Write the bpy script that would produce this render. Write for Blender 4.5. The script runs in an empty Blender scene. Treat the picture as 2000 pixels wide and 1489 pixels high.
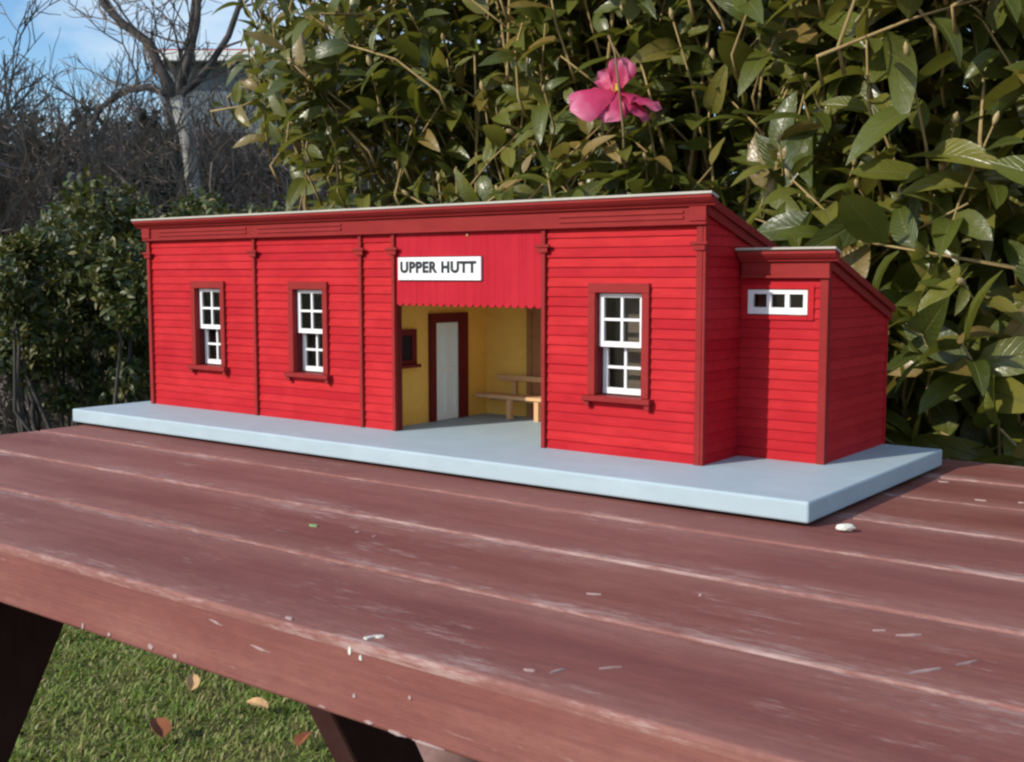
import bpy, bmesh, math, random
import numpy as np
from mathutils import Vector, Matrix

random.seed(7)
rng = np.random.default_rng(11)
R = math.radians
scn = bpy.context.scene
col = scn.collection

# ------------------------------------------------------------------ camera, sky, sun, exposure
cam_d = bpy.data.cameras.new('camera')
cam = bpy.data.objects.new('camera', cam_d)
col.objects.link(cam)
CAM = Vector((1.3353, -0.812, 0.1923))
cam.location = CAM
cam.rotation_euler = (R(90) - 0.0933, 0, 0.6516)
cam_d.sensor_width = 36
cam_d.lens = 36 * 2212.4 / 2000
cam_d.clip_start = 0.02
cam_d.clip_end = 3000
cam_d.dof.use_dof = True
cam_d.dof.focus_distance = 1.25
cam_d.dof.aperture_fstop = 32
scn.camera = cam

SUN_EL = R(30)
SUN_AZ = R(201)                      # compass direction the sun stands in (0 = +Y, clockwise)
world = bpy.data.worlds.new('World')
scn.world = world
world.use_nodes = True
wn = world.node_tree
wn.nodes.clear()
w_out = wn.nodes.new('ShaderNodeOutputWorld')
w_bg = wn.nodes.new('ShaderNodeBackground')
w_bg.inputs['Strength'].default_value = 0.15
sky = wn.nodes.new('ShaderNodeTexSky')
sky.sky_type = 'NISHITA'
sky.sun_disc = False
sky.sun_elevation = SUN_EL
sky.sun_rotation = SUN_AZ
sky.air_density = 1.0
sky.dust_density = 0.6
sky.ozone_density = 2.5
# clouds: white mixed into the sky by noise on the view direction, the same all round
w_tc = wn.nodes.new('ShaderNodeTexCoord')
w_map = wn.nodes.new('ShaderNodeMapping')
w_map.inputs['Location'].default_value = (0.35, 0.1, 0.0)
w_map.inputs['Scale'].default_value = (2.2, 2.2, 7.0)
w_ns = wn.nodes.new('ShaderNodeTexNoise')
w_ns.inputs['Scale'].default_value = 1.6
w_ns.inputs['Detail'].default_value = 7
w_ns.inputs['Roughness'].default_value = 0.55
w_rp = wn.nodes.new('ShaderNodeValToRGB')
w_rp.color_ramp.elements[0].position = 0.44
w_rp.color_ramp.elements[1].position = 0.68
w_mx = wn.nodes.new('ShaderNodeMixRGB')
w_mx.inputs['Color2'].default_value = (4.6, 5.2, 5.7, 1)
wn.links.new(w_tc.outputs['Generated'], w_map.inputs['Vector'])
wn.links.new(w_map.outputs['Vector'], w_ns.inputs['Vector'])
wn.links.new(w_ns.outputs['Fac'], w_rp.inputs['Fac'])
wn.links.new(w_rp.outputs['Color'], w_mx.inputs['Fac'])
w_hs = wn.nodes.new('ShaderNodeHueSaturation')
w_hs.inputs['Saturation'].default_value = 1.2
wn.links.new(sky.outputs['Color'], w_hs.inputs['Color'])
wn.links.new(w_hs.outputs['Color'], w_mx.inputs['Color1'])
wn.links.new(w_mx.outputs['Color'], w_bg.inputs['Color'])
wn.links.new(w_bg.outputs['Background'], w_out.inputs['Surface'])

sun_d = bpy.data.lights.new('sun', 'SUN')
sun_d.energy = 3.4
sun_d.angle = R(0.55)
sun_d.color = (1.0, 0.93, 0.82)
sun = bpy.data.objects.new('sun', sun_d)
col.objects.link(sun)
to_sun = Vector((math.sin(SUN_AZ) * math.cos(SUN_EL), math.cos(SUN_AZ) * math.cos(SUN_EL), math.sin(SUN_EL)))
sun.rotation_euler = to_sun.to_track_quat('Z', 'Y').to_euler()
sun.location = to_sun * 20

vs = scn.view_settings
vs.view_transform = 'Standard'
vs.look = 'None'
vs.exposure = 0.28
vs.gamma = 1.0
vs.use_curve_mapping = False
scn.cycles.filter_width = 2.4
scn.cycles.max_bounces = 8
scn.cycles.transparent_max_bounces = 12

# ------------------------------------------------------------------ helpers
WL = {}                                                     # world location of every object built here


def tag(o, label=None, cat=None, group=None, kind=None):
    if label: o['label'] = label
    if cat: o['category'] = cat
    if group: o['group'] = group
    if kind: o['kind'] = kind
    return o


def empty(name, loc):
    o = bpy.data.objects.new(name, None)
    o.empty_display_size = 0.05
    o.location = loc
    col.objects.link(o)
    WL[o] = Vector(loc)
    return o


def link_mesh(name, me, parent=None, loc=(0, 0, 0), rot=None, scale=None):
    """link an object at world place loc (rot and scale its own), under parent"""
    o = bpy.data.objects.new(name, me)
    col.objects.link(o)
    loc = Vector(loc)
    if parent is not None:
        o.parent = parent
        o.location = loc - WL[parent]
    else:
        o.location = loc
    WL[o] = loc
    if rot is not None: o.rotation_euler = rot
    if scale is not None: o.scale = scale
    return o


class MB:
    """collects boxes, prisms and tubes and links them as one mesh"""

    def __init__(self):
        self.v = []
        self.f = []

    def box(self, x0, x1, y0, y1, z0, z1):
        b = len(self.v)
        self.v += [(x0, y0, z0), (x1, y0, z0), (x1, y1, z0), (x0, y1, z0), (x0, y0, z1), (x1, y0, z1), (x1, y1, z1), (x0, y1, z1)]
        self.f += [tuple(b + i for i in q) for q in ((0, 3, 2, 1), (4, 5, 6, 7), (0, 1, 5, 4), (1, 2, 6, 5), (2, 3, 7, 6), (3, 0, 4, 7))]
        return self

    def prism(self, prof, axis, a, b):
        """extrude a closed 2-D outline along axis 'x' (outline y,z), 'y' (x,z) or 'z' (x,y)"""
        n = len(prof)
        s = len(self.v)
        for t in (a, b):
            for p, q in prof:
                self.v.append({'x': (t, p, q), 'y': (p, t, q), 'z': (p, q, t)}[axis])
        self.f.append(tuple(s + i for i in range(n)))
        self.f.append(tuple(s + n + i for i in reversed(range(n))))
        for i in range(n):
            j = (i + 1) % n
            self.f.append((s + i, s + n + i, s + n + j, s + j))
        return self

    def tube(self, pts, rad, sides=5, cap=True):
        pts = [Vector(p) for p in pts]
        s = len(self.v)
        prev = None
        for i, p in enumerate(pts):
            d = (pts[min(i + 1, len(pts) - 1)] - pts[max(i - 1, 0)])
            if d.length < 1e-9: d = Vector((0, 0, 1))
            d.normalize()
            if prev is None:
                u = d.orthogonal().normalized()
            else:
                u = (prev - d * prev.dot(d))
                u = u.normalized() if u.length > 1e-6 else d.orthogonal().normalized()
            prev = u
            w = d.cross(u)
            r = rad[i] if hasattr(rad, '__len__') else rad
            for k in range(sides):
                a = 2 * math.pi * k / sides
                q = p + (u * math.cos(a) + w * math.sin(a)) * r
                self.v.append(tuple(q))
        for i in range(len(pts) - 1):
            for k in range(sides):
                k2 = (k + 1) % sides
                self.f.append((s + i * sides + k, s + i * sides + k2, s + (i + 1) * sides + k2, s + (i + 1) * sides + k))
        if cap:
            self.f.append(tuple(s + k for k in reversed(range(sides))))
            e = s + (len(pts) - 1) * sides
            self.f.append(tuple(e + k for k in range(sides)))
        return self

    def build(self, name, mat, parent=None, origin=None, smooth=False, bevel=0, seg=1, fix=True):
        vv = np.array(self.v, float)
        c = (vv.min(0) + vv.max(0)) / 2 if origin is None else np.array(origin, float)
        me = bpy.data.meshes.new(name)
        me.from_pydata([tuple(p) for p in (vv - c)], [], self.f)
        if fix or bevel:
            bm = bmesh.new()
            bm.from_mesh(me)
            if fix: bmesh.ops.recalc_face_normals(bm, faces=bm.faces)
            if bevel:
                ed = [e for e in bm.edges if len(e.link_faces) == 2 and e.calc_face_angle(0) > R(30)]
                bmesh.ops.bevel(bm, geom=ed, offset=bevel, segments=seg, profile=0.5, affect='EDGES', clamp_overlap=True)
            bm.to_mesh(me)
            bm.free()
        if smooth:
            me.polygons.foreach_set('use_smooth', [True] * len(me.polygons))
        me.materials.append(mat)
        return link_mesh(name, me, parent, c)


def box(name, mat, parent, x0, x1, y0, y1, z0, z1, bevel=0, seg=1):
    return MB().box(x0, x1, y0, y1, z0, z1).build(name, mat, parent, bevel=bevel, seg=seg)


# ------------------------------------------------------------------ materials
class NT:
    """a short way of writing node materials"""

    def __init__(self, name):
        self.m = bpy.data.materials.new(name)
        self.m.use_nodes = True
        self.t = self.m.node_tree
        self.b = self.t.nodes['Principled BSDF']
        self.out = self.t.nodes['Material Output']

    def n(self, kind, **kw):
        x = self.t.nodes.new(kind)
        for k, v in kw.items():
            if k in x.inputs: x.inputs[k].default_value = v
            else: setattr(x, k, v)
        return x

    def l(self, a, b):
        self.t.links.new(a, b)

    def coords(self, which='Object', scale=(1, 1, 1)):
        tc = self.n('ShaderNodeTexCoord')
        mp = self.n('ShaderNodeMapping')
        mp.inputs['Scale'].default_value = scale
        self.l(tc.outputs[which], mp.inputs['Vector'])
        return mp.outputs['Vector']

    def world_coords(self, scale=(1, 1, 1)):
        g = self.n('ShaderNodeNewGeometry')
        mp = self.n('ShaderNodeMapping')
        mp.inputs['Scale'].default_value = scale
        self.l(g.outputs['Position'], mp.inputs['Vector'])
        return mp.outputs['Vector']

    def noise(self, vec, scale, detail=4, rough=0.55):
        x = self.n('ShaderNodeTexNoise', Scale=scale, Detail=detail, Roughness=rough)
        self.l(vec, x.inputs['Vector'])
        return x.outputs['Fac']

    def ramp(self, fac, stops):
        x = self.n('ShaderNodeValToRGB')
        el = x.color_ramp.elements
        while len(el) < len(stops): el.new(0.5)
        for e, (p, c) in zip(el, stops):
            e.position = p
            e.color = (*c, 1) if hasattr(c, '__len__') else (c, c, c, 1)
        self.l(fac, x.inputs['Fac'])
        return x.outputs['Color']

    def mix(self, fac, a, b, mode='MIX'):
        x = self.n('ShaderNodeMixRGB', blend_type=mode)
        for s, i in ((fac, 'Fac'), (a, 'Color1'), (b, 'Color2')):
            if hasattr(s, 'is_output'): self.l(s, x.inputs[i])
            elif hasattr(s, '__len__'): x.inputs[i].default_value = (*s, 1)
            else: x.inputs[i].default_value = s
        return x.outputs['Color']

    def math(self, op, a, b=0.0, c=0.0):
        x = self.n('ShaderNodeMath', operation=op)
        for i, s in enumerate((a, b, c)):
            if hasattr(s, 'is_output'): self.l(s, x.inputs[i])
            else: x.inputs[i].default_value = s
        return x.outputs[0]

    def rand(self):
        return self.n('ShaderNodeObjectInfo').outputs['Random']

    def bump(self, h, strength=0.3, dist=0.001):
        x = self.n('ShaderNodeBump', Strength=strength, Distance=dist)
        self.l(h, x.inputs['Height'])
        self.l(x.outputs['Normal'], self.b.inputs['Normal'])

    def base(self, c):
        if hasattr(c, 'is_output'): self.l(c, self.b.inputs['Base Color'])
        else: self.b.inputs['Base Color'].default_value = (*c, 1)
        return self

    def set(self, rough=0.5, spec=0.5, **kw):
        self.b.inputs['Roughness'].default_value = rough
        self.b.inputs['Specular IOR Level'].default_value = spec
        for k, v in kw.items(): self.b.inputs[k].default_value = v
        return self


def paint(name, c1, c2, rough=0.6, grain=(12, 60, 60), spread=0.35, bump=0.15, spec=0.10):
    """brushed paint: per-piece shift, streaky grain, faint dirt"""
    t = NT(name)
    v = t.world_coords(grain)
    g = t.noise(v, 3.0, 6)
    d = t.noise(t.world_coords(), 22.0, 5)
    c = t.mix(t.rand(), c1, c2)
    c = t.mix(t.math('MULTIPLY', t.ramp(g, [(0.35, 0.0), (0.7, 1.0)]), spread), c, tuple(x * 0.72 for x in c1))
    c = t.mix(t.math('MULTIPLY', t.ramp(d, [(0.45, 0.0), (0.75, 1.0)]), 0.3), c, tuple(min(1, x * 1.18 + 0.01) for x in c2))
    t.base(c).set(rough, spec)
    t.bump(g, bump, 0.0006)
    return t.m


M = {}
M['board_red'] = paint('weatherboard_red', (0.40, 0.009, 0.018), (0.50, 0.020, 0.025), 0.6, spread=0.5, bump=0.25)
M['valance_red'] = paint('valance_red', (0.42, 0.012, 0.026), (0.45, 0.016, 0.030), 0.6, (60, 60, 8))
M['trim_red'] = paint('trim_oxide_red', (0.25, 0.022, 0.022), (0.29, 0.028, 0.026), 0.6)
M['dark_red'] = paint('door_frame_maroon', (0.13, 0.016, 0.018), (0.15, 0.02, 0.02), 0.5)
M['white'] = paint('white_sash_paint', (0.76, 0.77, 0.78), (0.8, 0.8, 0.8), 0.4, spread=0.1)
M['yellow'] = paint('ochre_wall_paint', (0.86, 0.52, 0.12), (0.88, 0.54, 0.13), 0.6, spread=0.25)
M['slab'] = paint('pale_blue_grey_paint', (0.375, 0.47, 0.52), (0.385, 0.475, 0.525), 0.55, (10, 34, 34), spread=0.22, bump=0.3)
M['door'] = paint('pale_grey_door_paint', (0.80, 0.89, 0.92), (0.82, 0.90, 0.93), 0.5, spread=0.15)
M['wood'] = paint('bare_pale_wood', (0.66, 0.38, 0.20), (0.70, 0.42, 0.23), 0.6, (20, 120, 120))
M['roof'] = paint('pale_roof_sheet', (0.44, 0.42, 0.37), (0.48, 0.46, 0.40), 0.6)
M['brown'] = paint('brown_panel_paint', (0.34, 0.16, 0.07), (0.36, 0.18, 0.08), 0.6)
M['dark'] = NT('dark_interior').base((0.03, 0.024, 0.024)).set(0.9, 0.1).m
M['letters'] = NT('black_lettering').base((0.018, 0.024, 0.03)).set(0.5, 0.3).m
M['backing_card'] = paint('brown_card', (0.30, 0.20, 0.16), (0.34, 0.24, 0.18), 0.8)


def glass_mat():
    t = NT('window_glass')
    tr = t.n('ShaderNodeBsdfTransparent')
    tr.inputs['Color'].default_value = (0.82, 0.86, 0.86, 1)
    gl = t.n('ShaderNodeBsdfGlossy', Roughness=0.06)
    fr = t.n('ShaderNodeFresnel', IOR=1.5)
    mx = t.n('ShaderNodeMixShader')
    t.l(fr.outputs[0], mx.inputs[0])
    t.l(tr.outputs[0], mx.inputs[1])
    t.l(gl.outputs[0], mx.inputs[2])
    t.l(mx.outputs[0], t.out.inputs['Surface'])
    return t.m


M['glass'] = glass_mat()


def plank_mat(name, wear=1.0):
    """weathered red-brown stain on a plank: grain along x, bare pale fibres at the long edges (local y)"""
    t = NT(name)
    rd = t.rand()
    tc = t.n('ShaderNodeTexCoord')
    off = t.n('ShaderNodeVectorMath', operation='ADD')
    cmb = t.n('ShaderNodeCombineXYZ')
    t.l(t.math('MULTIPLY', rd, 37.0), cmb.inputs['X'])
    t.l(t.math('MULTIPLY', rd, 11.0), cmb.inputs['Y'])
    t.l(tc.outputs['Object'], off.inputs[0])
    t.l(cmb.outputs[0], off.inputs[1])

    def co(s):
        m = t.n('ShaderNodeMapping')
        m.inputs['Scale'].default_value = s
        t.l(off.outputs[0], m.inputs['Vector'])
        return m.outputs['Vector']
    grain = t.noise(co((3, 90, 90)), 2.2, 7, 0.65)
    blotch = t.noise(co((2.2, 9, 9)), 2.0, 5, 0.6)
    fine = t.noise(co((40, 160, 160)), 2.0, 4, 0.7)
    c = t.ramp(blotch, [(0.26, (0.145, 0.039, 0.030)), (0.48, (0.225, 0.076, 0.057)), (0.74, (0.310, 0.132, 0.102))])
    c = t.mix(t.math('MULTIPLY', t.ramp(grain, [(0.3, 1.0), (0.62, 0.0)]), 0.5), c, (0.135, 0.042, 0.043))
    c = t.mix(t.math('MULTIPLY', t.math('SUBTRACT', rd, 0.5), 0.5), c, (0.30, 0.14, 0.14))
    # worn fibres: strongest at the edges, sparse scratches elsewhere
    sep = t.n('ShaderNodeSeparateXYZ')
    t.l(tc.outputs['Object'], sep.inputs[0])
    ay = t.math('ABSOLUTE', sep.outputs['Y'])
    edge = t.n('ShaderNodeMapRange')
    edge.inputs['From Min'].default_value = 0.034
    edge.inputs['From Max'].default_value = 0.056
    t.l(ay, edge.inputs['Value'])
    w1 = t.noise(co((7, 110, 110)), 2.6, 8, 0.75)
    w2 = t.noise(co((34, 210, 210)), 2.2, 5, 0.7)
    patch = t.noise(co((5, 14, 14)), 1.6, 4, 0.6)
    topz = t.math('GREATER_THAN', sep.outputs['Z'], 0.0165)
    e = t.math('MULTIPLY', edge.outputs[0], topz)
    w = t.math('ADD', t.math('MULTIPLY', w1, 0.55), t.math('MULTIPLY', w2, 0.45))
    w = t.math('ADD', w, t.math('MULTIPLY', e, 0.105))
    w = t.math('ADD', w, t.math('MULTIPLY', t.math('SUBTRACT', patch, 0.5), 0.55))
    w = t.math('SUBTRACT', w, t.math('MULTIPLY', t.math('SUBTRACT', 1.0, topz), 0.04))
    band = t.n('ShaderNodeMapRange')
    band.inputs['From Min'].default_value = 0.018
    band.inputs['From Max'].default_value = 0.052
    t.l(ay, band.inputs['Value'])
    bn = t.noise(co((3, 26, 26)), 2.4, 6, 0.7)
    c = t.mix(t.math('MULTIPLY', t.math('MULTIPLY', band.outputs[0], topz), t.math('MULTIPLY', bn, 0.75)), c, (0.34, 0.175, 0.145))
    mott = t.noise(co((26, 60, 60)), 2.6, 6, 0.75)
    c = t.mix(t.math('MULTIPLY', t.ramp(mott, [(0.35, 1.0), (0.6, 0.0)]), 0.35), c, (0.15, 0.05, 0.045))
    wm = t.ramp(w, [(0.59, 0.0), (0.66, 0.45), (0.78, 1.0)])
    c = t.mix(t.math('MULTIPLY', wm, 0.85 * wear), c, (0.47, 0.34, 0.31))
    speck = t.ramp(fine, [(0.74, 0.0), (0.80, 1.0)])
    c = t.mix(t.math('MULTIPLY', speck, 0.35 * wear), c, (0.5, 0.38, 0.36))
    t.base(c).set(0.7, 0.2)
    h = t.math('ADD', grain, t.math('MULTIPLY', fine, 0.5))
    t.bump(h, 0.55, 0.0012)
    return t.m


M['plank'] = plank_mat('weathered_table_stain')
M['leg'] = paint('table_leg_dark_stain', (0.055, 0.022, 0.020), (0.075, 0.030, 0.027), 0.8, (40, 40, 4))
M['pale_wear'] = NT('bare_splinter').base((0.40, 0.29, 0.275)).set(0.8, 0.2).m
M['dropping'] = NT('chalky_white').base((0.66, 0.66, 0.58)).set(0.8, 0.2).m
M['lichen'] = NT('green_lichen').base((0.22, 0.33, 0.16)).set(0.9, 0.1).m


def leaf_mat(name, stops, rough=0.32, trans=0.22, spec=0.5, rib=0.5):
    t = NT(name)
    g = t.n('ShaderNodeNewGeometry')
    r = t.math('FRACT', t.math('ADD', g.outputs['Random Per Island'], t.rand()))
    c = t.ramp(r, stops)
    n = t.noise(t.world_coords(), 45.0, 3)
    c = t.mix(t.math('MULTIPLY', n, 0.35), c, stops[0][1])
    if rib:
        uv = t.n('ShaderNodeUVMap')
        s = t.n('ShaderNodeSeparateXYZ')
        t.l(uv.outputs[0], s.inputs[0])
        d = t.math('ABSOLUTE', t.math('SUBTRACT', s.outputs['X'], 0.5))
        mid = t.ramp(d, [(0.015, 1.0), (0.05, 0.0)])
        c = t.mix(t.math('MULTIPLY', mid, rib), c, (0.16, 0.17, 0.05))
        vp = t.math('SINE', t.math('MULTIPLY', t.math('SUBTRACT', s.outputs['Y'], t.math('MULTIPLY', d, 0.55)), 62.0))
        vm = t.ramp(vp, [(0.70, 0.0), (0.98, 1.0)])
        c = t.mix(t.math('MULTIPLY', vm, 0.22), c, (0.20, 0.20, 0.06))
        blem = t.noise(t.world_coords(), 130.0, 5, 0.7)
        c = t.mix(t.math('MULTIPLY', t.ramp(blem, [(0.62, 0.0), (0.72, 1.0)]), 0.45), c, (0.13, 0.085, 0.03))
        t.bump(t.math('ADD', t.math('MULTIPLY', n, 1.5), t.math('ADD', t.math('MULTIPLY', mid, -0.6), t.math('MULTIPLY', vm, -0.25))), 0.45, 0.003)
    t.base(c).set(rough, spec)
    tl = t.n('ShaderNodeBsdfTranslucent')
    t.l(t.mix(0.6, c, (0.20, 0.20, 0.02)), tl.inputs['Color'])
    mx = t.n('ShaderNodeMixShader')
    mx.inputs[0].default_value = trans
    t.l(t.b.outputs[0], mx.inputs[1])
    t.l(tl.outputs[0], mx.inputs[2])
    t.l(mx.outputs[0], t.out.inputs['Surface'])
    return t.m


M['camellia'] = leaf_mat('camellia_leaf', [(0.0, (0.058, 0.078, 0.013)), (0.3, (0.105, 0.128, 0.020)), (0.6, (0.155, 0.168, 0.026)), (0.86, (0.23, 0.21, 0.038)), (0.95, (0.28, 0.18, 0.045)), (1.0, (0.38, 0.25, 0.09))], 0.33, 0.36, spec=0.75, rib=0.8)
M['small_leaf'] = leaf_mat('small_shrub_leaf', [(0.0, (0.026, 0.044, 0.014)), (0.45, (0.060, 0.082, 0.020)), (0.8, (0.12, 0.125, 0.030)), (1.0, (0.22, 0.17, 0.06))], 0.48, 0.15, rib=0)
M['hedge_leaf'] = leaf_mat('hedge_leaf', [(0.0, (0.045, 0.07, 0.014)), (0.5, (0.09, 0.12, 0.022)), (1.0, (0.17, 0.18, 0.04))], 0.35, 0.15, rib=0)
M['dark_leaf'] = leaf_mat('dark_evergreen_leaf', [(0.0, (0.010, 0.018, 0.013)), (0.6, (0.018, 0.030, 0.020)), (1.0, (0.05, 0.055, 0.035))], 0.4, 0.08, rib=0)


def bark(name, a, b, sc=40):
    t = NT(name)
    n = t.noise(t.world_coords((1, 1, 0.3)), sc, 6, 0.65)
    t.base(t.ramp(n, [(0.3, a), (0.7, b)])).set(0.85, 0.2)
    t.bump(n, 0.5, 0.004)
    return t.m


M['stem'] = bark('camellia_stem_bark', (0.15, 0.10, 0.055), (0.30, 0.22, 0.12))
M['shoot'] = bark('young_shoot_bark', (0.24, 0.16, 0.06), (0.40, 0.30, 0.14))
M['bud'] = bark('camellia_bud', (0.30, 0.24, 0.10), (0.48, 0.36, 0.20), 60)
M['trunk'] = bark('grey_lichened_bark', (0.13, 0.125, 0.11), (0.36, 0.36, 0.34), 22)
M['branch'] = bark('dark_branch_bark', (0.04, 0.034, 0.035), (0.10, 0.09, 0.085), 18)
M['twig'] = bark('dry_grey_twig', (0.070, 0.054, 0.046), (0.235, 0.195, 0.165), 9)
M['petal'] = NT('pink_petal').set(0.5, 0.3).m


def petal_mat():
    t = NT('camellia_petal')
    uv = t.n('ShaderNodeUVMap')
    s = t.n('ShaderNodeSeparateXYZ')
    t.l(uv.outputs[0], s.inputs[0])
    n = t.noise(t.world_coords(), 60.0, 3)
    f = t.math('ADD', s.outputs['Y'], t.math('MULTIPLY', t.math('SUBTRACT', n, 0.5), 0.5))
    c = t.ramp(f, [(0.0, (0.50, 0.03, 0.09)), (0.6, (0.60, 0.06, 0.17)), (1.0, (0.72, 0.22, 0.36))])
    t.base(c).set(0.5, 0.3)
    tl = t.n('ShaderNodeBsdfTranslucent')
    t.l(c, tl.inputs['Color'])
    mx = t.n('ShaderNodeMixShader')
    mx.inputs[0].default_value = 0.3
    t.l(t.b.outputs[0], mx.inputs[1])
    t.l(tl.outputs[0], mx.inputs[2])
    t.l(mx.outputs[0], t.out.inputs['Surface'])
    return t.m


M['petal'] = petal_mat()
M['stamen'] = NT('stamen_yellow').base((0.6, 0.4, 0.06)).set(0.7, 0.2).m


def ground_mat():
    t = NT('soil_and_turf')
    v = t.world_coords()
    a = t.noise(v, 2.0, 6)
    b = t.noise(v, 30.0, 6, 0.7)
    c = t.ramp(a, [(0.35, (0.085, 0.115, 0.035)), (0.6, (0.12, 0.11, 0.05)), (0.8, (0.15, 0.10, 0.06))])
    c = t.mix(t.math('MULTIPLY', b, 0.6), c, (0.028, 0.022, 0.014))
    t.base(c).set(0.95, 0.1)
    t.bump(b, 0.8, 0.02)
    return t.m


M['ground'] = ground_mat()
M['grass'] = leaf_mat('lawn_blade', [(0.0, (0.15, 0.24, 0.04)), (0.4, (0.25, 0.37, 0.065)), (0.7, (0.36, 0.40, 0.11)), (0.88, (0.48, 0.42, 0.19)), (1.0, (0.64, 0.52, 0.30))], 0.7, 0.4, rib=0)
gt = M['grass'].node_tree
g_bs = gt.nodes['Principled BSDF']
g_src = g_bs.inputs['Base Color'].links[0].from_socket
g_geo = gt.nodes.new('ShaderNodeNewGeometry')
g_n = gt.nodes.new('ShaderNodeTexNoise')
g_n.inputs['Scale'].default_value = 9.0
g_n.inputs['Detail'].default_value = 5
g_r = gt.nodes.new('ShaderNodeValToRGB')
g_r.color_ramp.elements[0].position = 0.48
g_r.color_ramp.elements[1].position = 0.68
g_m = gt.nodes.new('ShaderNodeMixRGB')
g_m.inputs['Color2'].default_value = (0.44, 0.33, 0.15, 1)
g_k = gt.nodes.new('ShaderNodeMath')
g_k.operation = 'MULTIPLY'
g_k.inputs[1].default_value = 0.4
gt.links.new(g_geo.outputs['Position'], g_n.inputs['Vector'])
gt.links.new(g_n.outputs['Fac'], g_r.inputs['Fac'])
gt.links.new(g_r.outputs['Color'], g_k.inputs[0])
gt.links.new(g_k.outputs[0], g_m.inputs['Fac'])
gt.links.new(g_src, g_m.inputs['Color1'])
gt.links.new(g_m.outputs['Color'], g_bs.inputs['Base Color'])
M['fence'] = paint('dark_paling_timber', (0.030, 0.024, 0.028), (0.055, 0.045, 0.050), 0.85, (30, 30, 4), spread=0.5)
M['house_wall'] = paint('pale_grey_house_wall', (0.15, 0.18, 0.20), (0.16, 0.19, 0.21), 0.7, (1, 1, 6))
M['house_white'] = paint('white_house_trim', (0.72, 0.74, 0.74), (0.75, 0.76, 0.76), 0.5)
M['house_roof'] = paint('grey_roof_iron', (0.16, 0.18, 0.19), (0.18, 0.20, 0.21), 0.5)
M['house_red'] = paint('house_red_trim', (0.4, 0.05, 0.03), (0.42, 0.06, 0.04), 0.5)
M['stone'] = bark('pinkish_stone', (0.17, 0.095, 0.085), (0.27, 0.17, 0.15), 30)
M['leaf_orange'] = NT('fallen_leaf_orange').base((0.66, 0.40, 0.20)).set(0.7, 0.2).m
M['leaf_brown'] = NT('fallen_leaf_brown').base((0.24, 0.085, 0.04)).set(0.7, 0.2).m

# ------------------------------------------------------------------ ground
GZ = -0.75
g = MB()
NG = 60
xs = np.concatenate([[-900, -200, -60, -25], np.linspace(-14, 8, NG), [25, 60, 200, 900]])
ys = np.concatenate([[-900, -200, -60, -25], np.linspace(-6, 14, NG), [25, 60, 200, 900]])
for y in ys:
    for x in xs:
        near = abs(x) < 20 and abs(y) < 20
        g.v.append((x, y, GZ + (0.012 * math.sin(x * 2.1 + y) * math.sin(y * 1.7) if near else -0.05)))
nx = len(xs)
for j in range(len(ys) - 1):
    for i in range(nx - 1):
        a = j * nx + i
        g.f.append((a, a + 1, a + nx + 1, a + nx))
ground = g.build('ground', M['ground'], origin=(0, 0, 0), fix=False, smooth=True)
tag(ground, kind='structure')


def np_mesh(name, V, F, mat, UV=None, smooth=True):
    """fast mesh from numpy arrays; F is (n,4) or (n,3)"""
    me = bpy.data.meshes.new(name)
    n, k = F.shape
    me.vertices.add(len(V))
    me.vertices.foreach_set('co', V.astype(np.float32).ravel())
    me.loops.add(n * k)
    me.loops.foreach_set('vertex_index', F.astype(np.int32).ravel())
    me.polygons.add(n)
    me.polygons.foreach_set('loop_start', np.arange(0, n * k, k, dtype=np.int32))
    me.polygons.foreach_set('loop_total', np.full(n, k, dtype=np.int32))
    if smooth: me.polygons.foreach_set('use_smooth', np.ones(n, dtype=bool))
    if UV is not None:
        u = me.uv_layers.new(name='UVMap')
        u.data.foreach_set('uv', UV[F.ravel()].astype(np.float32).ravel())
    me.materials.append(mat)
    me.update()
    me.validate()
    return me


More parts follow.
